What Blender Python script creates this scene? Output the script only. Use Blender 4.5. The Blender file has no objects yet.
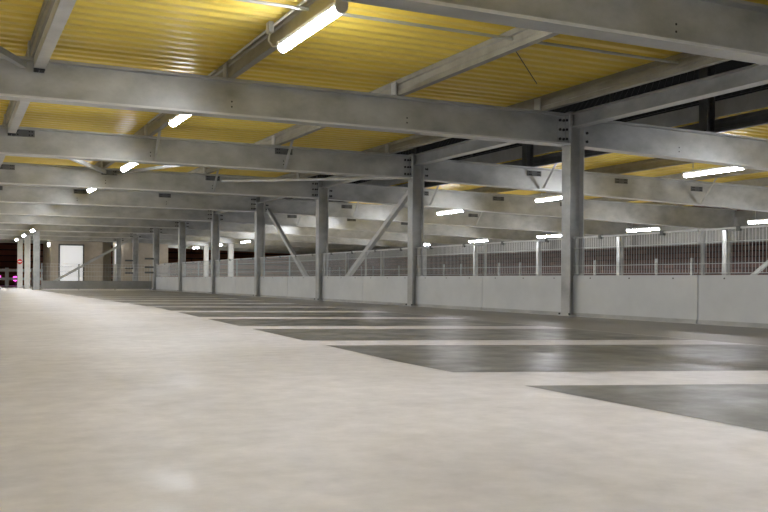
import bpy, bmesh, math, random
from mathutils import Vector, Matrix
random.seed(7)
SC = bpy.context.scene
COL = SC.collection
PI = math.pi

# ------------------------------------------------------------------ materials
def nodes_of(name):
    m = bpy.data.materials.new(name); m.use_nodes = True
    nt = m.node_tree
    return m, nt, nt.nodes['Principled BSDF']

def mottled(name, c1, c2, scale=3.0, rough=.5, metal=0.0, stretch=(1, 1, 1), bump=0.0, bscale=60, spec=.5, rvar=.0, detail=6):
    m, nt, p = nodes_of(name)
    tc = nt.nodes.new('ShaderNodeTexCoord'); mp = nt.nodes.new('ShaderNodeMapping')
    mp.inputs['Scale'].default_value = stretch
    nz = nt.nodes.new('ShaderNodeTexNoise'); nz.inputs['Scale'].default_value = scale; nz.inputs['Detail'].default_value = detail
    nz.inputs['Roughness'].default_value = .62
    rp = nt.nodes.new('ShaderNodeValToRGB')
    rp.color_ramp.elements[0].position = .3; rp.color_ramp.elements[0].color = (*c1, 1)
    rp.color_ramp.elements[1].position = .7; rp.color_ramp.elements[1].color = (*c2, 1)
    L = nt.links.new
    geo = nt.nodes.new('ShaderNodeNewGeometry')
    L(geo.outputs['Position'], mp.inputs['Vector']); L(mp.outputs['Vector'], nz.inputs['Vector'])
    L(nz.outputs['Fac'], rp.inputs['Fac']); L(rp.outputs['Color'], p.inputs['Base Color'])
    p.inputs['Roughness'].default_value = rough; p.inputs['Metallic'].default_value = metal
    p.inputs['Specular IOR Level'].default_value = spec
    if rvar:
        mr = nt.nodes.new('ShaderNodeMapRange'); mr.inputs['To Min'].default_value = rough - rvar; mr.inputs['To Max'].default_value = rough + rvar
        mr.inputs['From Min'].default_value = .3; mr.inputs['From Max'].default_value = .7
        L(nz.outputs['Fac'], mr.inputs['Value']); L(mr.outputs['Result'], p.inputs['Roughness'])
    if bump:
        n2 = nt.nodes.new('ShaderNodeTexNoise'); n2.inputs['Scale'].default_value = bscale; n2.inputs['Detail'].default_value = 4
        b = nt.nodes.new('ShaderNodeBump'); b.inputs['Strength'].default_value = bump; b.inputs['Distance'].default_value = .01
        L(mp.outputs['Vector'], n2.inputs['Vector']); L(n2.outputs['Fac'], b.inputs['Height']); L(b.outputs['Normal'], p.inputs['Normal'])
    return m

def emit(name, col, strength):
    m, nt, p = nodes_of(name)
    p.inputs['Base Color'].default_value = (.9, .9, .9, 1)
    p.inputs['Emission Color'].default_value = (*col, 1); p.inputs['Emission Strength'].default_value = strength
    return m

M = {}
M['galv'] = mottled('galvanised_steel', (.35, .36, .355), (.56, .57, .56), 2.0, .38, .4, (1, 1, 1.6), rvar=.10)
M['galv_pale'] = mottled('galvanised_pale', (.48, .49, .48), (.62, .63, .62), 3, .45, .3)
M['galv_dark'] = mottled('galvanised_dark', (.10, .105, .105), (.17, .172, .17), 3, .5, .3)
M['purlin'] = mottled('purlin_steel', (.25, .24, .20), (.36, .345, .295), 3, .45, .35)
M['edge'] = mottled('galvanised_edge_lit', (.62, .63, .62), (.74, .75, .74), 4, .4, .2)  # paler copy of galv, paints the light caught on flange edges
M['kerb'] = mottled('kerb_grey', (.18, .18, .175), (.26, .26, .25), 2, .6)
M['bolt'] = mottled('bolt_dark', (.03, .03, .03), (.06, .06, .06), 20, .5, .5)
M['deck'] = mottled('yellow_deck', (.74, .56, .09), (.84, .655, .125), 1.2, .40, .0, (.3, 2, 1), spec=.45)
M['slab'] = mottled('slab_grey', (.25, .25, .24), (.33, .33, .32), 2, .85)
M['floor'] = mottled('floor_light', (.53, .517, .53), (.71, .695, .715), .8, .43, 0, (1, 1, 1), bump=.22, bscale=38, spec=.4, rvar=.16, detail=10)
def enrich(m, cscale, amp, rscale, rlo, rhi, bscale, bstr):
    nt = m.node_tree; L = nt.links.new; p = nt.nodes['Principled BSDF']; N = nt.nodes.new
    geo = N('ShaderNodeNewGeometry')
    def noise(sc, det):
        n = N('ShaderNodeTexNoise'); n.inputs['Scale'].default_value = sc; n.inputs['Detail'].default_value = det; n.inputs['Roughness'].default_value = .65
        L(geo.outputs['Position'], n.inputs['Vector']); return n
    old = p.inputs['Base Color'].links[0].from_socket
    n1 = noise(cscale, 8); mr = N('ShaderNodeMapRange'); mr.inputs['From Min'].default_value = .3; mr.inputs['From Max'].default_value = .7
    mr.inputs['To Min'].default_value = 1-amp; mr.inputs['To Max'].default_value = 1+amp; L(n1.outputs['Fac'], mr.inputs['Value'])
    mx = N('ShaderNodeVectorMath'); mx.operation = 'SCALE'; L(old, mx.inputs[0]); L(mr.outputs['Result'], mx.inputs['Scale']); L(mx.outputs[0], p.inputs['Base Color'])
    n2 = noise(rscale, 6); m2 = N('ShaderNodeMapRange'); m2.inputs['From Min'].default_value = .35; m2.inputs['From Max'].default_value = .65
    m2.inputs['To Min'].default_value = rlo; m2.inputs['To Max'].default_value = rhi; L(n2.outputs['Fac'], m2.inputs['Value']); L(m2.outputs['Result'], p.inputs['Roughness'])
    n3 = noise(bscale, 5); b = N('ShaderNodeBump'); b.inputs['Strength'].default_value = bstr; b.inputs['Distance'].default_value = .01
    L(n3.outputs['Fac'], b.inputs['Height']); L(b.outputs['Normal'], p.inputs['Normal'])
enrich(M['floor'], 7, .13, 3.2, .32, .62, 20, .10)
M['bay'] = mottled('floor_dark_bay', (.105, .106, .10), (.165, .165, .157), 1.6, .34, 0, (1, 1, 1), bump=.06, bscale=14, spec=.5, rvar=.12, detail=9)
M['strip'] = mottled('floor_brown_grey', (.20, .19, .172), (.28, .265, .24), 1.1, .40, 0, (1, .3, 1), bump=.14, bscale=40, spec=.4, rvar=.08, detail=9)
enrich(M['bay'], 6, .2, 2.6, .30, .48, 5, .012)
M['panel'] = mottled('white_panel', (.60, .62, .63), (.69, .71, .72), 1.5, .4, 0, (1, 1, 1.3), spec=.4)
M['wire'] = mottled('mesh_wire', (.55, .56, .55), (.66, .67, .66), 6, .4, .2)
M['concrete'] = mottled('beige_concrete', (.40, .355, .28), (.55, .49, .40), 1.6, .8, bump=.1, bscale=12)
M['white'] = mottled('white_door_glow', (.84, .85, .87), (.92, .93, .95), 2, .5)
p_ = M['white'].node_tree.nodes['Principled BSDF']; p_.inputs['Emission Color'].default_value = (.95, .97, 1, 1); p_.inputs['Emission Strength'].default_value = .3  # slight emission added so the doors look brighter, as if backlit
M['white_steel'] = mottled('white_painted_steel', (.66, .66, .64), (.78, .78, .76), 3, .5)
M['brick'] = None
M['red'] = mottled('sign_red', (.75, .03, .03), (.82, .05, .05), 5, .4)
M['sign_white'] = mottled('sign_white', (.85, .85, .85), (.9, .9, .9), 5, .4)
M['conduit'] = mottled('conduit_white', (.55, .55, .52), (.64, .64, .6), 6, .5)
M['plastic'] = mottled('lamp_housing', (.5, .5, .5), (.6, .6, .6), 6, .45)
M['lamp'] = emit('lamp_white', (.95, .965, 1.02), 80)
M['lamp_dim'] = emit('lamp_dim', (1, .97, .95), 14)
M['magenta'] = emit('magenta_glow', (1, .08, .75), 3)
M['orange'] = emit('orange_glow', (1, .5, .12), 3)

def facade(name, cdark, clight, mortar, bw, bh, msize):
    m, nt, p = nodes_of(name)
    geo = nt.nodes.new('ShaderNodeNewGeometry'); mp = nt.nodes.new('ShaderNodeMapping')
    sep = nt.nodes.new('ShaderNodeSeparateXYZ'); add = nt.nodes.new('ShaderNodeMath'); cmb = nt.nodes.new('ShaderNodeCombineXYZ')
    L = nt.links.new
    L(geo.outputs['Position'], sep.inputs[0]); L(sep.outputs['X'], add.inputs[0]); L(sep.outputs['Y'], add.inputs[1])
    L(add.outputs[0], cmb.inputs['X']); L(sep.outputs['Z'], cmb.inputs['Y'])
    br = nt.nodes.new('ShaderNodeTexBrick'); br.inputs['Scale'].default_value = 1
    br.inputs['Brick Width'].default_value = bw; br.inputs['Row Height'].default_value = bh; br.inputs['Mortar Size'].default_value = msize
    br.inputs['Color1'].default_value = (*cdark, 1); br.inputs['Color2'].default_value = (*clight, 1); br.inputs['Mortar'].default_value = (*mortar, 1)
    L(cmb.outputs[0], br.inputs['Vector']); L(br.outputs['Color'], p.inputs['Base Color'])
    p.inputs['Roughness'].default_value = .8
    return m
M['brick'] = facade('reddish_brick', (.16, .095, .085), (.24, .14, .12), (.10, .07, .065), .6, .2, .02)
M['brown'] = facade('brown_cladding', (.32, .12, .065), (.46, .18, .095), (.10, .045, .03), 6, .42, .04)

# ------------------------------------------------------------------ mesh helpers
class MB:
    def __init__(s): s.bm = bmesh.new(); s.mi = 0
    def _tag(s, before):
        for f in s.bm.faces:
            if f.index == -1 or f not in before: pass
    def face(s, vs):
        try:
            f = s.bm.faces.new(vs); f.material_index = s.mi; return f
        except ValueError:
            return None
    def box(s, x0, x1, y0, y1, z0, z1):
        v = [s.bm.verts.new(p) for p in ((x0,y0,z0),(x1,y0,z0),(x1,y1,z0),(x0,y1,z0),(x0,y0,z1),(x1,y0,z1),(x1,y1,z1),(x0,y1,z1))]
        for q in ((3,2,1,0),(4,5,6,7),(0,1,5,4),(1,2,6,5),(2,3,7,6),(3,0,4,7)): s.face([v[i] for i in q])
        return s
    def cbox(s, c, sx, sy, sz): return s.box(c[0]-sx/2, c[0]+sx/2, c[1]-sy/2, c[1]+sy/2, c[2]-sz/2, c[2]+sz/2)
    def loft(s, rings, cap=True, closed=True):
        R = [[s.bm.verts.new(p) for p in r] for r in rings]
        n = len(R[0])
        for a, b in zip(R, R[1:]):
            for i in range(n if closed else n-1):
                j = (i+1) % n
                s.face([a[i], a[j], b[j], b[i]])
        if cap and closed:
            s.face(R[0][::-1]); s.face(R[-1])
        return s
    def frame(s, p0, p1, up=(0, 0, 1)):
        p0 = Vector(p0); p1 = Vector(p1); d = (p1-p0).normalized()
        u = Vector(up)
        if abs(d.dot(u)) > .98: u = Vector((1, 0, 0))
        a = d.cross(u).normalized(); b = a.cross(d).normalized()
        return p0, p1, a, b
    def tube(s, p0, p1, r, n=8):
        p0, p1, a, b = s.frame(p0, p1)
        ring = lambda c: [c + a*math.cos(2*PI*i/n)*r + b*math.sin(2*PI*i/n)*r for i in range(n)]
        return s.loft([ring(p0), ring(p1)])
    def poly_tube(s, pts, r, n=6):
        for q0, q1 in zip(pts, pts[1:]): s.tube(q0, q1, r, n)
        return s
    def section(s, p0, p1, prof, up=(0, 0, 1)):
        """extrude a closed 2D profile [(a, b)] from p0 to p1 (a = sideways, b = up)"""
        p0, p1, a, b = s.frame(p0, p1, up)
        return s.loft([[p0+a*u+b*v for u, v in prof], [p1+a*u+b*v for u, v in prof]])
    def disc(s, c, normal, r, t, n=10):
        nn = Vector(normal).normalized(); return s.tube(Vector(c), Vector(c)+nn*t, r, n)
    def build(s, name, mats, parent=None, smooth=False):
        bmesh.ops.recalc_face_normals(s.bm, faces=s.bm.faces[:])
        me = bpy.data.meshes.new(name); s.bm.to_mesh(me); s.bm.free()
        for m in (mats if isinstance(mats, (list, tuple)) else [mats]): me.materials.append(m)
        if smooth:
            for p in me.polygons: p.use_smooth = True
        o = bpy.data.objects.new(name, me); COL.objects.link(o)
        if parent is not None: o.parent = parent
        return o

def tag(o, label=None, cat=None, group=None, kind=None):
    if label: o['label'] = label
    if cat: o['category'] = cat
    if group: o['group'] = group
    if kind: o['kind'] = kind
    return o
def empty(name, loc=(0, 0, 0), rz=0):
    o = bpy.data.objects.new(name, None); COL.objects.link(o); o.location = loc; o.rotation_euler.z = rz; o.empty_display_size = .2
    return o
def kids(o): return [c for c in bpy.data.objects if c.parent == o]
def copy_tree(o, parent=None):
    c = o.copy(); COL.objects.link(c); c.parent = parent
    for ch in kids(o): copy_tree(ch, c)
    return c
def struct(o): o['kind'] = 'structure'; return o

def ibeam_prof(w, h, tf, tw):
    W, T = w/2, tw/2
    return [(-W, -h/2), (W, -h/2), (W, -h/2+tf), (T, -h/2+tf), (T, h/2-tf), (W, h/2-tf), (W, h/2), (-W, h/2), (-W, h/2-tf), (-T, h/2-tf), (-T, -h/2+tf), (-W, -h/2+tf)]
ORD = ['first','second','third','fourth','fifth','sixth','seventh','eighth','ninth','tenth','eleventh','twelfth','thirteenth','fourteenth','fifteenth','sixteenth']

# ------------------------------------------------------------------ layout (metres)
Y0 = 10.82; S = 5.0; XC = 8.33
def yk(k): return Y0 + S*k
K_LEFT = range(-2, 10); K_RIGHT = range(-2, 10)
ZB, ZT = 2.517, 2.975           # main beam bottom / top
X_WALL = -9.0; X_FAR = 22.0
PUR_L = [-6.2, -3.9, -1.55, .85, 3.10, 5.42, 7.75]
PUR_R = [11.25, 13.5, 15.75, 18.0, 20.2]
def zbr(x): return ZB - .028*(x-XC)      # right half falls gently away
def ztr(x): return ZT - .012*(x-XC)

# ------------------------------------------------------------------ setting
def xe(y): return 2.57 + min(max(0, y-5)*.068, .75)
def xend(y): return 5.95 + min(max(0, y-5)*.05, 1.1)
mb = MB()
mb.box(X_WALL, X_FAR+.6, -9, 66, -.25, 0)
SL = -.36
L_ = [(.95, 1.65), (3.72, 4.42), (6.65, 7.25), (9.17, 9.77), (11.7, 12.3), (14.2, 14.85)]
a = 16.75
while a < 42: L_.append((a, a+.62)); a += 2.55
L_.insert(0, (-1.8, -1.1)); L_.insert(0, (-4.4, -3.7))
mb.mi = 1
for (l0, u0), (l1, u1) in zip(L_, L_[1:]):
    # dark bay between upper edge of stripe k and lower edge of the next
    def pt(a0, right):
        y = a0
        for _ in range(8):
            x = xend(y) if right else xe(y); y = a0 + SL*(x-2.57)
        return x, y
    if u0 > 38: break
    n = 6
    A = [pt(u0 + (l1-u0)*i/n, False) for i in range(n+1)]
    B = [pt(u0 + (l1-u0)*i/n, True) for i in range(n+1)]
    va = [mb.bm.verts.new((x, y, .0015)) for x, y in A]; vb = [mb.bm.verts.new((x, y, .0015)) for x, y in B]
    for i in range(n): mb.face([va[i], vb[i], vb[i+1], va[i+1]])
mb.mi = 2
ys = [-6 + i*1.5 for i in range(32)]
ys = [y for y in ys if y < 40.5]
va = [mb.bm.verts.new((xend(y)+.02, y, .0015)) for y in ys]; vb = [mb.bm.verts.new((XC-.12, y, .0015)) for y in ys]
for i in range(len(ys)-1): mb.face([va[i], vb[i], vb[i+1], va[i+1]])
struct(mb.build('floor', [M['floor'], M['bay'], M['strip']]))

def corrugated(name, x0, x1, y0, y1, zf, mat, pitch=.23, depth=.05):
    mb = MB()
    xs = [x0, (x0+x1)/2, x1]
    prof = []
    y = y0
    while y < y1:
        prof += [(y, 0), (y+pitch*.42, 0), (y+pitch*.55, depth), (y+pitch*.87, depth)]
        y += pitch
    for xa, xb in zip(xs, xs[1:]):
        ra = [mb.bm.verts.new((xa, y, zf(xa)+d)) for y, d in prof]; rb = [mb.bm.verts.new((xb, y, zf(xb)+d)) for y, d in prof]
        for i in range(len(prof)-1): mb.face([ra[i], rb[i], rb[i+1], ra[i+1]])
    return mb.build(name, mat)
ZD = 3.2
struct(corrugated('ceiling', X_WALL, 8.0, -8, 62, lambda x: ZD, M['deck']))
struct(corrugated('ceiling', 11.2, X_FAR+.3, -6, 62, lambda x: ZD-.012*(x-XC), M['deck']))
mb = MB(); mb.box(X_WALL, 8.05, -8, 62, ZD+.055, ZD+.2); struct(mb.build('roof_slab', M['slab']))
mb = MB(); mb.box(11.12, X_FAR+.3, -6, 62, ZD+.055, ZD+.2); struct(mb.build('roof_slab', M['slab']))
mb = MB(); mb.box(X_WALL-.2, X_WALL, -9, 66, 0, 3.4); struct(mb.build('wall_left_bounce', M['concrete']))  # unseen full-height wall, added to bounce light back in
mb = MB(); mb.box(X_WALL, X_FAR, -9.2, -9, 0, 3.2); struct(mb.build('wall_rear', M['concrete']))
# neighbouring brick facade seen through the fences, and brown boarded facade at the far end
mb = MB(); mb.box(X_FAR+3.2, X_FAR+3.5, -8, 84, -.25, 5.5); struct(mb.build('wall_right', M['brick']))
mb = MB(); mb.box(X_WALL, X_FAR+3.2, 70, 70.3, -.25, 5); struct(mb.build('wall_far', M['brown']))
mb = MB(); mb.box(X_FAR+.6, X_FAR+3.2, -8, 70, -.3, -.25); struct(mb.build('ground', M['slab']))

# stair core at the far end
core = MB(); core.box(4.85, 7.55, 51.1, 51.35, 0, 2.5); core.box(8.1, 11.1, 51.1, 51.35, 0, 2.5); core.box(7.55, 8.1, 51.9, 52.1, 0, 2.5)
core.box(4.85, 5.1, 51.35, 55.6, 0, 2.5); core.box(10.85, 11.1, 51.35, 55.6, 0, 2.5)
struct(core.build('wall_core', M['concrete']))
d = MB(); d.box(5.3, 6.46, 50.93, 50.99, 0, 2.26)
for i in range(9): d.box(5.3, 6.46, 50.92, 50.93, .25*i+.02, .25*i+.235)
d = struct(d.build('door_1', M['white']))
f = MB(); f.box(5.22, 5.3, 50.9, 50.99, 0, 2.34); f.box(6.46, 6.54, 50.9, 50.99, 0, 2.34); f.box(5.3, 6.46, 50.9, 50.99, 2.26, 2.34)
f.build('door_frame', M['galv_dark'], d)
d = MB(); d.box(8.14, 8.48, 50.93, 50.99, 0, 2.3); struct(d.build('door_2', M['white']))

# ------------------------------------------------------------------ main columns (H sections)
def bolts_plate(name, x0, x1, yc, zc, h, parent, rows=3):
    """end plate across the beam web, with bolt heads on the camera side"""
    mb = MB(); mb.box(x0, x1, yc-.095, yc+.095, zc-h/2, zc+h/2)
    return mb.build(name, M['galv'], parent)

def h_column(name, x, y, h, mat, label, group, flange_x=True, d=.26, b=.2, foot=True, cap=True):
    r = empty(name, (x, y, 0)); tag(r, label, 'column', group)
    mb = MB()
    t, tw = .018, .012
    mb.box(-d/2, -d/2+t, -b/2, b/2, .02, h); mb.box(d/2-t, d/2, -b/2, b/2, .02, h); mb.box(-d/2+t, d/2-t, -tw/2, tw/2, .02, h)
    mb.build('shaft', mat, r)
    if foot:
        mb = MB(); mb.box(-.17, .17, -.14, .14, 0, .02)
        mb.mi = 1
        for sx in (-1, 1):
            for sy in (-1, 1): mb.disc((sx*.147, sy*.118, .02), (0, 0, 1), .014, .025, 6)
        mb.build('base_plate', [mat, M['bolt']], r)
    if cap:
        mb = MB(); mb.box(-d/2, d/2, -b/2, b/2, h, h+.015); mb.build('cap_plate', mat, r)
    return r
COLS = {}
for k in range(-2, 10):
    n = k + 1
    if k < 0: lab = 'grey steel H column of the fence row, out beside the nearest bay'
    elif k <= 6: lab = 'grey steel H column in the white panel wall, %s from the right' % ORD[k]
    else: lab = 'grey steel H column beyond the far end rail, %s after the wall ends' % ORD[k-7]
    c = h_column('steel_column', XC, yk(k), ZT+.02, M['galv'], lab, 'columns along the white panel wall')
    tag(c, kind='thing'); COLS[k] = c
for i, k in enumerate((6, 7, 8)):
    lab = ['grey steel H column at left end of the far end rail', 'pale steel column between the end rail column and the sign column',
           'leftmost pale steel column, carrying the round red and white sign'][i]
    c = h_column('steel_column', 3.3, yk(k), ZB, M['galv'] if i == 0 else M['white_steel'], lab, 'columns at the far left', cap=False); tag(c, kind='thing')
for i, k in enumerate((6, 7, 8)):
    c = h_column('steel_column', 13.2, yk(k), zbr(13.2)-.012, M['white_steel'], 'pale column standing behind the panel wall, %s of three from the right' % ORD[i], 'pale columns behind the wall', cap=False); tag(c, kind='thing')
for k in range(-1, 10):
    c = h_column('steel_column', X_FAR, yk(k), zbr(X_FAR)-.005, M['galv'], 'pale column of the far parapet seen through the mesh, %s from the right' % ORD[k+1], 'columns of the far parapet', cap=False, d=.18, b=.18); tag(c, kind='thing')

# ------------------------------------------------------------------ main cross beams
HB = ZT-ZB
def beam_x(name, x0, x1, y, zb0, zb1, zt0, zt1, label, group, w=.22, tf=.028, tw=.012):
    mb = MB()
    def ring(x, zb, zt):
        W, T = w/2, tw/2
        return [(x, y-W, zb), (x, y+W, zb), (x, y+W, zb+tf), (x, y+T, zb+tf), (x, y+T, zt-tf), (x, y+W, zt-tf), (x, y+W, zt), (x, y-W, zt), (x, y-W, zt-tf), (x, y-T, zt-tf), (x, y-T, zb+tf), (x, y-W, zb+tf)]
    mb.loft([ring(x0, zb0, zt0), ring(x1, zb1, zt1)])
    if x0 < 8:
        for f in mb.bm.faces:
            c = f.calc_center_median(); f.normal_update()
            if abs(c.y-(y-w/2)) < .002 and c.z < zb0+tf: f.material_index = 1  # near edge of bottom flange, lit look put into its colour
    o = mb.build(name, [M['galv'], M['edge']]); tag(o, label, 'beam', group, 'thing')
    return o

def endplate(beam, x, side, y, zb, zt):
    """plate welded on the beam end with two rows of dark bolts; side=-1: beam lies at -x of the column flange"""
    mb = MB(); x0, x1 = (x-.02, x-.001) if side < 0 else (x+.001, x+.02)
    mb.box(x0, x1, y-.1, y+.1, zb-.005, zt+.005)
    mb.mi = 1
    for z in (.2, .5, .8):
        zz = zb+(zt-zb)*z
        for sy in (-.06, .06):
            xx = x0 if side < 0 else x1
            mb.disc((xx, y+sy, zz), (side, 0, 0), .02, .022, 6)
    mb.build('end_plate', [M['galv'], M['bolt']], beam)
    # bolted splice cover on the near face of the web
    mb = MB(); xa, xb = (x-.16, x-.03) if side < 0 else (x+.03, x+.14)
    mb.box(xa, xb, y-.018, y-.007, zb+.05, zt-.05)
    mb.mi = 1
    xm = [xa+.03, xb-.035]
    for z in (.2, .5, .8):
        zz = zb+(zt-zb)*z
        for q in xm: mb.disc((q, y-.018, zz), (0, -1, 0), .021, .018, 8)
    mb.build('splice_plate', [M['galv'], M['bolt']], beam)

def cleat(beam, x, y, z):
    mb = MB(); mb.box(x-.075, x-.062, y-.07, y+.07, z, z+.19); mb.box(x-.12, x-.0625, y-.07, y+.07, z, z+.012)
    mb.box(x-.062, x-.054, y-.07, y-.06, z+.012, z+.19)
    mb.build('purlin_cleat', M['galv'], beam)

def holes(beam, x, y, z):
    mb = MB()
    for dz in (-.032, .032): mb.disc((x, y-.0062, z+dz), (0, -1, 0), .011, .002, 10)
    mb.build('bolt_hole', M['bolt'], beam)

def node_plate(beam, x, y, z, w=.34):
    mb = MB(); mb.box(x-w/2, x+w/2, y-.02, y-.007, z-.055, z+.055)
    mb.mi = 1
    for dx in (-.13, -.09, .09, .13):
        for dz in (-.028, .028): mb.disc((x+dx, y-.02, z+dz), (0, -1, 0), .014, .014, 6)
    mb.build('gusset_plate', [M['galv_dark'], M['bolt']], beam)

def fly_brace(beam, x, y, z0, z1, dx=.1):
    mb = MB()
    mb.section((x, y-.09, z0), (x, y-.58, z1), [(-.024, -.004), (.024, -.004), (.024, .004), (-.016, .004), (-.016, .04), (-.024, .04)])
    mb.build('knee_brace', M['galv'], beam)

BRACE_NODES = {1: [(.95, 0, 1), (3.18, 1, 0), (5.55, 1, 1)], 2: [(.95, 0, 1), (3.2, 0, 1), (5.55, 1, 1)], 3: [(.95, 0, 1), (3.2, 0, 1), (5.5, 0, 1)], 0: [(.95, 0, 0)]}
for k in K_LEFT:
    y = yk(k)
    if k < -1: lab = 'grey steel cross beam under the yellow deck, behind the viewer'
    elif k == -1: lab = 'nearest grey steel cross beam crossing the top right corner'
    elif k == 0: lab = 'wide grey steel cross beam running to the rightmost column, under the yellow deck'
    elif k < 7: lab = 'grey steel cross beam meeting the %s column from the right, on its left side' % ORD[k]
    else: lab = 'far grey steel cross beam beyond the end rail, %s after it' % ORD[k-7]
    xl = XC-.13
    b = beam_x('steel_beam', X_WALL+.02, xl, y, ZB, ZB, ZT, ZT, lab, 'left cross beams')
    if k >= -1: endplate(b, xl, -1, y, ZB, ZT)
    if k >= -1 and k <= 4:
        for x in PUR_L[3:]: cleat(b, x, y, ZT)
    if -1 <= k <= 3:
        for x in (3.12, 5.55): holes(b, x, y, ZB+.16)
    for x, fb, gp in BRACE_NODES.get(k, []):
        if fb: fly_brace(b, x, y, ZB+.05, ZT+.17)
        if gp: node_plate(b, x+(.12 if x < 1 else 0), y, ZT-.09)
for k in K_RIGHT:
    y = yk(k); xr = XC+.13
    if k < 0: lab = 'grey steel beam over the far half, nearest bay beyond the frame'
    elif k == 0: lab = 'grey steel beam running right from the rightmost column to the frame edge'
    elif k < 7: lab = 'grey steel beam over the far half, right of the %s column from the right' % ORD[k]
    else: lab = 'far grey steel beam over the far half, %s beyond the end rail' % ORD[k-7]
    b = beam_x('steel_beam', xr, X_FAR+.345, y, zbr(xr), zbr(X_FAR+.2), ztr(xr)-.03, ztr(X_FAR+.2)-.02, lab, 'right cross beams')
    endplate(b, xr, 1, y, zbr(xr), ztr(xr)-.03)
    if 1 <= k <= 4:
        fly_brace(b, 11.33, y, zbr(11.2)+.05, ztr(11.2)+.06, .34)
        node_plate(b, 11.15, y, ztr(11.1)-.15, .36)
        if k >= 1:
            node_plate(b, 13.5, y, ztr(13.5)-.16, .36); node_plate(b, 15.75, y, ztr(15.7)-.2, .36)
            fly_brace(b, 15.83, y, zbr(15.7)+.05, ztr(15.7)+.06, .3)
    if k == 0: holes(b, 10.4, y, zbr(10.4)+.15)

# longitudinal tie beams at the column heads
for k in range(-2, 9):
    mb = MB(); mb.section((XC, yk(k)+.008, 2.895), (XC, yk(k+1)-.008, 2.895), ibeam_prof(.18, .21, .014, .01))
    lab = 'grey tie beam between column heads, running from the rightmost column toward the viewer' if k == -1 else (
          'grey tie beam between heads of the %s and %s columns from the right' % (ORD[k], ORD[k+1]) if 0 <= k < 6 else 'grey tie beam between column heads, out of the main view')
    o = mb.build('tie_beam', M['galv']); tag(o, lab, 'beam', 'tie beams along the column row', 'thing')

# ------------------------------------------------------------------ purlins
def sigma(h=.2, w=.085, t=.012):
    # cold formed sigma-like channel: web with a shallow groove
    return [(0, 0), (w, 0), (w, .028), (w-t, .028), (w-t, t), (t, t), (t, .06), (t+.018, .075), (t+.018, h-.075), (t, h-.06), (t, h-t), (w-t, h-t), (w-t, h-.028), (w, h-.028), (w, h), (0, h), (0, h-.055), (.018, h-.07), (.018, .07), (0, .055)]
for i, x in enumerate(PUR_L):
    mb = MB(); mb.section((x-.05, -7.8, ZT+.003), (x-.05, 61.8, ZT+.003), sigma(.218))
    if i < 3: lab = 'long galvanised purlin under the yellow deck, out to the left'
    else: lab = 'long galvanised purlin under the yellow deck, ' + ['leftmost, behind the box strut', 'with the tube light chain below it', 'third from left, running up to the top centre', 'at the deck edge above the column row'][i-3]
    o = mb.build('ceiling_purlin', M['purlin']); tag(o, lab, 'purlin', 'purlins of the near half', 'thing')
for i, x in enumerate(PUR_R):
    mb = MB(); mb.section((x-.05, -5.8, ztr(x)+.004), (x-.05, 61.8, ztr(x)+.004), sigma(.21))
    o = mb.build('ceiling_purlin', M['galv_dark'] if i == 0 else M['purlin'])
    tag(o, ('dark grey edge purlin of the far half deck' if i == 0 else 'galvanised purlin over the far half, %s from the open gap' % ORD[i]), 'purlin', 'purlins of the far half', 'thing')
mb = MB(); mb.box(11.08, 11.115, -6, 62, 3.165, 3.42); o = mb.build('edge_trim', M['galv_pale']); tag(o, 'pale flat deck edge trim above the dark edge purlin, beyond the open gap', 'trim', None, 'thing')

# box struts between beams at the left
for k in range(-1, 5):
    y1, y2 = yk(k)+.11, yk(k+1)-.03
    mb = MB(); mb.box(.825, .945, y1, y2-.11, ZT-.122, ZT-.002)
    lab = ['grey box strut in the top left corner, running up out of frame', 'grey box strut at left, between the widest beam and the next', 'grey box strut at far left edge, one bay further back'][k+1] if k < 2 else 'small grey box strut at the left edge, %s bay back' % ORD[k+1]
    o = mb.build('box_strut', M['galv_pale']); tag(o, lab, 'strut', 'box struts at the left', 'thing')
    mb = MB(); mb.box(.825, .945, y2-.108, y2-.085, ZT-.14, ZT-.124)
    for q in (.83, .89): mb.box(q, q+.05, y2-.085, y2-.02, ZT-.15, ZT-.05)
    mb.build('end_bracket', M['bolt'], o)

# diagonal wind bracing under the deck
ANG = [(-.035, -.035), (.035, -.035), (.035, -.027), (-.027, -.027), (-.027, .035), (-.035, .035)]
def brace(name, p0, p1, label, mat='galv', prof=ANG, up=(0, 0, 1), group='diagonal bracing'):
    mb = MB(); mb.section(p0, p1, prof, up); o = mb.build(name, M[mat]); tag(o, label, 'brace', group, 'thing'); return o
zz = ZT-.1
brace('wind_brace', (3.08, yk(2)-.16, zz), (.95, yk(1)+.12, zz), 'thin diagonal brace below the deck, left of the third tube light', 'galv')
brace('wind_brace', (3.3, yk(2)-.16, zz), (5.5, yk(1)+.12, zz), 'thin diagonal brace below the deck, right of the third tube light', 'galv')
brace('wind_brace', (.72, yk(0)-.13, zz), (-1.6, yk(-1)+.12, zz), 'diagonal brace entering at the left edge beside the box strut', 'galv')
brace('wind_brace', (5.75, yk(2)-.14, ZB+.3), (8.0, yk(1)+.3, ZB+.04), 'long pale diagonal tube brace left of the second column head', 'galv_pale', [(.03*math.cos(i*PI/4), .03*math.sin(i*PI/4)) for i in range(8)])
brace('wind_brace', (13.3, yk(1)+.14, ztr(13)-.18), (15.6, yk(2)-.14, ztr(15.6)-.18), 'pale diagonal tube brace over the far half by the right edge', 'galv_pale', [(.03*math.cos(i*PI/4), .03*math.sin(i*PI/4)) for i in range(8)])
0 and brace('wind_brace', (11.3, yk(2)-.14, ztr(11)-.18), (15.5, yk(1)+.14, ztr(15.6)-.18), 'pale diagonal tube brace over the far half behind the rightmost column', 'galv_pale', [(.03*math.cos(i*PI/4), .03*math.sin(i*PI/4)) for i in range(8)])
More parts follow.
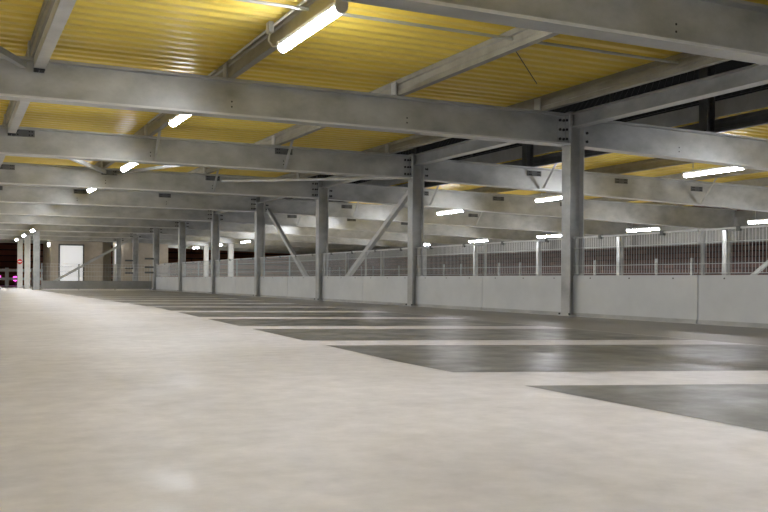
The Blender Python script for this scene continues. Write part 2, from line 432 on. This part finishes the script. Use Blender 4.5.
# vertical plane bracing in the column row
BOX = [(-.05, -.05), (.05, -.05), (.05, .05), (-.05, .05)]
brace('column_brace', (XC+.2, yk(1)+.35, ZB-.02), (XC+.2, yk(2)-.16, .04), 'pale diagonal strut dropping left from the second column head behind the mesh', 'galv_pale', BOX, (1, 0, 0))
brace('column_brace', (XC+.2, yk(3)-.2, ZB+.06), (XC+.2, yk(2)+.75, .04), 'pale diagonal strut dropping right from the fourth column head behind the mesh', 'galv_pale', BOX, (1, 0, 0))
brace('column_brace', (3.5, yk(6)+.18, .06), (7.6, yk(6)+.18, ZB-.06), 'long grey diagonal strut rising to the right over the far end rail', 'galv', BOX)
brace('column_brace', (X_FAR-.25, yk(2)-.3, .04), (X_FAR-.25, yk(1)+2.2, 1.75), 'pale diagonal strut of the far parapet seen through the mesh at right', 'galv_pale', BOX, (1, 0, 0))
brace('column_brace', (7.5, yk(6)+.12, ZB-.02), (XC-.2, yk(6)+.12, ZB+.1), 'pale short strut at the head of the seventh column', 'galv_pale', BOX)

# anti-sag rods between purlins
SPANS = [(0.86, 3.10, 'left of the nearest tube light'), (3.10, 5.42, 'between the nearest tube light and the third purlin'), (5.42, 7.75, 'between third purlin and the deck edge')]
for x0, x1, s in SPANS:
    mb = MB(); mb.tube((x0-.02, 8.05, 3.1), (x1-.01, 8.05, 3.1), .017, 8)
    mb.mi = 1; mb.tube((x1-.012, 8.05, 3.1), (x1+.03, 8.05, 3.1), .028, 6)
    o = mb.build('tie_rod', [M['galv'], M['bolt']]); tag(o, 'thin steel rod under the yellow deck, ' + s, 'rod', 'rods under the deck', 'thing')
for k in (1, 2):
    for x0, x1, s in SPANS:
        mb = MB(); mb.tube((x0-.02, 8.05+5*k, 3.1), (x1-.01, 8.05+5*k, 3.1), .017, 8)
        o = mb.build('tie_rod', M['galv']); tag(o, 'thin steel rod hidden behind the wide beam, %s bay back' % ORD[k], 'rod', 'rods under the deck', 'thing')
mb = MB(); mb.poly_tube([(5.88, 8.73, ZD-.006), (7.16, 10.10, ZD-.006)], .006, 6)
o = mb.build('ceiling_cable', M['bolt']); tag(o, 'thin dark cable across the yellow deck left of the rightmost column', 'cable', None, 'thing')

# ------------------------------------------------------------------ tube lights
def make_light():
    r = empty('ceiling_light')
    mb = MB(); W, Lh = .05, .77
    prof = [(-W, .0), (-W*.9, .05), (W*.9, .05), (W, .0)]
    mb.section((0, -Lh, .0), (0, Lh, .0), prof); mb.build('housing', M['plastic'], r)
    mb = MB(); n = 8
    prof = [(-.056, .0)] + [(-.056*math.cos(PI*i/n), -.06*math.sin(PI*i/n)) for i in range(1, n)] + [(.056, .0)]
    prof = [(a, b-.001) for a, b in prof]
    mb.section((0, -Lh+.02, 0), (0, Lh-.02, 0), prof); mb.build('diffuser', M['lamp'], r)
    for s in (-1, 1):
        mb = MB(); n = 10
        prof = [(-.058, .052), (-.058, 0)] + [(-.058*math.cos(PI*i/n), -.064*math.sin(PI*i/n)) for i in range(1, n)] + [(.058, 0), (.058, .052)]
        y0, y1 = (Lh-.019, Lh+.02) if s > 0 else (-Lh-.02, -Lh+.019)
        mb.section((0, y0, 0), (0, y1, 0), prof); mb.build('end_cap', M['plastic'], r)
        mb = MB(); mb.tube((0, s*.55, .05), (0, s*.55, .068), .012, 6); mb.box(-.03, .03, s*.55-.03, s*.55+.03, .067, .072); mb.build('hanger', M['galv'], r)
    return r
proto = make_light()
first = [True]
def light(x, y, z, label, group, zhang=None):
    o = proto if first[0] else copy_tree(proto)
    first[0] = False
    zs = zhang if zhang is not None else 0
    o.location = (x, y, z); tag(o, label, 'light', group)
    if z < ZT-.15 and 0 < x < 10 and z > ZB:
        for sy in (-.55, .55):
            mb = MB(); mb.section((0, sy, .1), (-.12, sy, .19), [(-.012, -.004), (.012, -.004), (.012, .004), (-.012, .004)]); mb.build('hanger_strap', M['galv'], o)
    return o
names = {0: 'large white tube light nearest the viewer, top centre under the deck', 1: 'white tube light seen just below the wide beam, second in the left row', 2: 'white tube light third in the left row, beside the diagonal brace',
         3: 'small white tube light fourth in the left row', 6: 'tiny white tube light by the left column of the far end rail',
         7: 'tiny white tube light at the head of the middle far left column', 8: 'tiny white tube light at the head of the leftmost far column'}
for k in range(-3, 9):
    y = 8.0 + 5.05*k + (.25 if k > 1 else 0)
    x, z = (3.06, ZT-.07) if k < 2 or k in (4, 5) else (3.22, ZT-.193)
    if k >= 6: x, z, y = 3.0, ZB-.077, (38.6, 43.3, 48.2)[k-6]
    lab = names.get(k, 'tiny white tube light in the far left row, %s from the front' % ORD[k] if k > 3 else 'added white tube light behind the viewer, unseen')  # lamps behind the viewer are unseen, added to light the near floor
    light(x, y, z, lab, 'tube lights of the near half')
for k in range(-3, 9):
    light(-3.9, 8.0+5.05*k, ZT-.07, 'added white tube light out of frame to the left', 'added tube lights out of frame left')  # unseen row, added to even out the light from the left
for k in range(-1, 10):
    y = 13.2 + 5.15*(k-1)
    lab = {1: 'white tube light over the far half, right of the rightmost column', 2: 'white tube light partly hidden by the rightmost column', 3: 'white tube light right of the second column'}.get(k, 'small white tube light behind the wall, %s along the middle row' % ORD[max(k, 0)])
    zl = 2.7 if k < 2 else 2.58 if k < 4 else ztr(13.5)-.16 if k < 7 else 2.42
    o = light(13.5, y-.1, zl, lab, 'tube lights of the far half, middle row')
    for sy in (-.55, .55):
        mb = MB(); mb.tube((0, sy, .1), (0, sy, ztr(13.5)-zl), .01, 6); mb.build('hanger_rod', M['galv'], o)
for k in range(0, 6):
    y = 12.5 + 5.03*k
    lab = {1: 'white tube light at the right frame edge just above the mesh', 2: 'white tube light above the mesh right of the rightmost column', 3: 'small white tube light above the mesh left of the rightmost column'}.get(k, 'tiny white tube light in the far parapet row, %s along' % ORD[k])
    o = light(20.2, y, 2.2, lab, 'tube lights of the far half, parapet row')
    for sy in (-.55, .55):
        mb = MB(); mb.tube((0, sy, .1), (0, sy, ztr(20.2)-2.2), .01, 6); mb.build('hanger_rod', M['galv'], o)

# conduit, junction box and lead feeding the nearest light
mb = MB(); mb.tube((3.018, 6.2, 3.165), (3.018, 10.5, 3.165), .013, 8); o = mb.build('ceiling_conduit', M['conduit']); tag(o, 'thin white conduit clipped along the purlin above the nearest tube light', 'conduit', None, 'thing')
mb = MB(); mb.tube((3.018, 11.2, 3.165), (3.018, 15.5, 3.165), .013, 8); o = mb.build('ceiling_conduit', M['conduit']); tag(o, 'thin white conduit along the purlin above the second tube light', 'conduit', None, 'thing')
mb = MB(); mb.cbox((2.985, 8.95, 3.14), .05, .1, .11); jb = mb.build('junction_box', M['conduit']); tag(jb, 'small pale junction box on the conduit beside the nearest tube light', 'box', None, 'thing')
mb = MB(); mb.poly_tube([(2.985, 8.95, 3.09), (2.97, 8.95, 3.0), (3.0, 8.9, 2.93), (3.05, 8.785, 2.925)], .008, 6); mb.build('cable', M['conduit'], jb)

# ------------------------------------------------------------------ white panel wall and mesh fence of the column row
PZ = .60; MZ0, MZ1 = .62, 1.146
def make_panel(L):
    r = empty('parapet_barrier')
    mb = MB(); mb.box(-.012, .012, 0, L, .05, PZ); mb.build('sheet', M['panel'], r)
    mb = MB(); mb.box(-.028, .028, 0, L, 0, .05); mb.build('base_channel', M['galv'], r)
    mb = MB()
    n = 3
    for i in range(n): mb.disc((-.0125, L*(i+.5)/n, PZ-.04), (-1, 0, 0), .010, .008, 8)
    mb.build('bolt', M['galv_dark'], r)
    return r
def make_mesh(L):
    r = empty('mesh_fence')
    mb = MB(); n = int(L/.05)
    for i in range(n+1):
        y = .01+(L-.02)*i/n; mb.tube((0, y, MZ0), (0, y, MZ1), .0036, 4)
    for z in (MZ0+.005, MZ0+.12, MZ0+.38): mb.tube((-.009, 0, z), (-.009, L, z), .0048, 4)
    mb.build('wire_mesh', M['wire'], r)
    mb = MB(); mb.box(-.014, .014, 0, L, MZ1-.002, MZ1+.02); mb.build('top_rail', M['wire'], r)
    mb = MB(); mb.box(.018, .05, L-.045, L-.005, PZ+.003, MZ1+.03); mb.build('post', M['galv'], r)
    for y in (L*.25, L*.75):
        mb = MB(); mb.box(-.02, .02, y-.03, y+.03, MZ1-.03, MZ1+.03); mb.build('clip', M['galv_dark'], r)
    return r
LP = 2.5-.03
pproto, mproto = make_panel(LP), make_mesh(LP)
ff = True
XP = XC-.005
for k in range(-2, 6):
    for h in (0, 1):
        y = yk(k) + (.012 if h == 0 else 2.5+.004)
        p = pproto if ff else copy_tree(pproto); m = mproto if ff else copy_tree(mproto); ff = False
        p.location = (XP, y, 0); m.location = (XP, y, 0)
        if k < -1: where = 'out beyond the right frame edge'
        elif k == -1: where = ('far right, ' if h else 'beyond the frame right, ') + 'right of the rightmost column'
        else: where = '%s half between %s and %s columns from the right' % (('left' if h else 'right'), ORD[k], ORD[k+1])
        tag(p, 'white parapet panel, ' + where, 'panel', 'white parapet panels')
        tag(m, 'wire mesh above the panels, ' + where, 'fence', 'mesh fence panels')

# end rail of the deck (runs across, left of the wall end)
r = empty('end_barrier', (3.5, yk(6), 0)); tag(r, 'low grey kerb beam with fine wire mesh across the far end of the deck', 'barrier')
Lb = XC-.2-3.5
mb = MB(); mb.box(0, Lb, -.06, .06, .05, .4); mb.build('kerb_beam', M['kerb'], r)
mb = MB()
for z in (.0,): pass
for i in range(int(Lb/.12)+1): mb.tube((i*.12, 0, .42), (i*.12, 0, 1.12), .004, 4)
for z in (.6, .8, 1.0, 1.12): mb.tube((0, -.01, z), (Lb, -.01, z), .008, 4)
mb.build('wire_mesh', M['wire'], r)
for x in (.02, Lb*.33, Lb*.66, Lb-.04):
    mb = MB(); mb.box(x-.03, x+.03, .06, .1, 0, 1.14); mb.build('post', M['galv'], r)
# short rail brackets on the far columns
for k in (6, 7):
    for z in (.78, 1.02, 1.4):
        mb = MB(); mb.box(-.52, -.131, -.1, -.065, z-.04, z+.04); mb.build('rail_bracket', M['galv_dark'], COLS[k])

# white railing at the far left
r = empty('white_railing', (-3, 57, 0)); tag(r, 'white painted guard railing at the far left end of the deck', 'railing')
mb = MB()
for z in (.45, .95): mb.box(0, 8, -.03, .03, z-.08, z+.08)
mb.build('rail', M['white_steel'], r)
for i in range(6):
    mb = MB(); mb.box(.1+1.45*i, .3+1.45*i, .031, .13, 0, 1.1); mb.build('post', M['white_steel'], r)
for (x, y, z, m, lab) in ((2.75, 62, .55, 'magenta', 'small magenta light behind the white railing, lower left'), (3.75, 62, .45, 'magenta', 'small magenta light behind the white railing by the leftmost column'), (2.6, 62, .95, 'orange', 'small orange light above the white railing at left edge')):
    o0 = empty('exterior_lamp', (x, y, 0)); tag(o0, lab, 'lamp')
    mb = MB(); mb.tube((0, -.05, z), (0, .05, z), .16, 12); mb.build('lens', M[m], o0)
    mb = MB(); mb.tube((0, .08, 0), (0, .08, z+.1), .03, 8); mb.build('post', M['galv_dark'], o0)
# bulkhead lamps by the stair core
for (x, y, z, n, lab) in ((4.84, 51.2, 2.3, (-1, 0, 0), 'tiny bright bulkhead lamp left of the white door'), (8.32, 51.09, 2.36, (0, -1, 0), 'small bulkhead lamp high on the beige stair core, right side')):
    o0 = empty('wall_lamp', (x, y, z)); tag(o0, lab, 'lamp')
    n = Vector(n)
    mb = MB(); mb.tube(n*.0, n*.05, .13, 16); mb.build('base', M['plastic'], o0)
    mb = MB(); mb.tube(n*.05, n*.14, .11, 16); mb.build('diffuser', M['lamp_dim'], o0)
# round no-entry sign on the column
o = empty('road_sign', (3.3, yk(8)-.14, 1.36)); tag(o, 'small round red no-entry sign with a white bar on a pale column', 'sign')
mb = MB(); mb.tube((-.02, .0, 0), (-.02, -.012, 0), .13, 24); mb.build('disc', M['red'], o)
mb = MB(); mb.box(-.11, .07, -.016, -.0125, -.028, .028); mb.build('white_bar', M['sign_white'], o)
mb = MB(); mb.box(-.06, .02, .001, .03, -.1, .1); mb.build('bracket', M['galv'], o)

# ------------------------------------------------------------------ upper deck fence posts seen through the open gap
for k in range(-1, 7):
    lab = ['shadow-dark post rising from the beam out beyond the frame', 'shadow-dark steel post rising from the right beam through the open roof gap', 'shadow-dark steel post on the next beam, left of the rightmost column'][k+1] if k < 2 else 'shadow-dark steel post in the roof gap, on the %s beam back' % ORD[k]
    zb = ztr(11.05)-.028
    r = empty('upper_post', (11.0, yk(k), zb)); tag(r, lab, 'post', 'posts in the roof gap')
    mb = MB(); mb.box(-.09, -.075, -.09, .09, .015, 1.75); mb.box(.06, .075, -.09, .09, .015, 1.75); mb.box(-.075, .06, -.006, .006, .015, 1.75); mb.build('shaft', M['galv_dark'], r)  # shadow on the posts is painted in as darker steel
    mb = MB(); mb.box(-.14, .075, -.095, .095, 0, .014); mb.mi = 1
    for sx in (-.11,):
        for sy in (-.07, .07): mb.disc((sx, sy, .014), (0, 0, 1), .014, .02, 6)
    mb.build('base_plate', [M['galv_dark'], M['bolt']], r)
for k in range(-1, 4):
    r = empty('upper_fence', (11.1, yk(k), 0)); tag(r, 'dark mesh fence above, seen through the roof gap, %s bay from right' % ORD[k+1], 'fence', 'upper deck fence')
    mb = MB()
    for i in range(25): mb.tube((0, .06+i*.2, 3.44), (0, .06+i*.12, 4.6), .004, 4)
    for z in (3.45, 3.8, 4.2, 4.6): mb.tube((-.01, 0, z), (-.01, S, z), .008, 4)
    mb.build('wire_mesh', M['bolt'], r)
    mb = MB(); mb.box(-.01, .04, 2.45, 2.5, 3.42, 4.65); mb.build('post', M['galv_dark'], r)

# far parapet of the other half
for k in range(-1, 9):
    r = empty('parapet_fence', (X_FAR+.16, yk(k), 0)); tag(r, 'far parapet seen through the near mesh, %s bay from the right' % ORD[k+1], 'parapet', 'far parapet bays')
    mb = MB(); mb.box(-.015, .015, .02, S-.02, 0, .6); mb.build('panel', M['panel'], r)
    mb = MB()
    for i in range(46): mb.tube((0, .1+i*.107, .6), (0, .1+i*.107, 1.15), .005, 4)
    for z in (.62, .9, 1.15): mb.tube((-.01, .02, z), (-.01, S-.02, z), .006, 4)
    mb.build('wire_mesh', M['galv_dark'], r)
    for y in (1.67, 3.33):
        mb = MB(); mb.box(.02, .09, y-.04, y+.04, 0, 1.3); mb.build('post', M['galv'], r)

mb = MB(); mb.section((X_FAR+.45, -5.8, 2.25), (X_FAR+.45, 62, 2.25), [(-.1, -.5), (.0, -.5), (.0, .5), (-.1, .5), (-.1, .3), (-.04, .3), (-.04, -.3), (-.1, -.3)])
o = mb.build('fascia_beam', M['kerb']); tag(o, 'deep grey edge beam above the far parapet, seen over the near mesh', 'beam', None, 'thing')

# ------------------------------------------------------------------ world and camera
w = bpy.data.worlds.new('night'); SC.world = w; w.use_nodes = True
bg = w.node_tree.nodes['Background']; bg.inputs['Color'].default_value = (.01, .01, .01, 1); bg.inputs['Strength'].default_value = .4

F, HY, HC, TH, RO = 899.43, 279.54, .5246, .449517, .00537
cd = bpy.data.cameras.new('camera'); cam = bpy.data.objects.new('camera', cd); COL.objects.link(cam)
cd.sensor_fit = 'HORIZONTAL'; cd.sensor_width = 36; cd.lens = F/768*36
cd.shift_y = (HY-256)/768
cd.clip_start = .05; cd.clip_end = 300
cam.matrix_world = Matrix.Translation((0, 0, HC)) @ Matrix.Rotation(-TH, 4, 'Z') @ Matrix.Rotation(PI/2, 4, 'X') @ Matrix.Rotation(RO, 4, 'Z')
SC.camera = cam
SC.view_settings.view_transform = 'Standard'
SC.view_settings.look = 'None'
SC.view_settings.exposure = 0.36
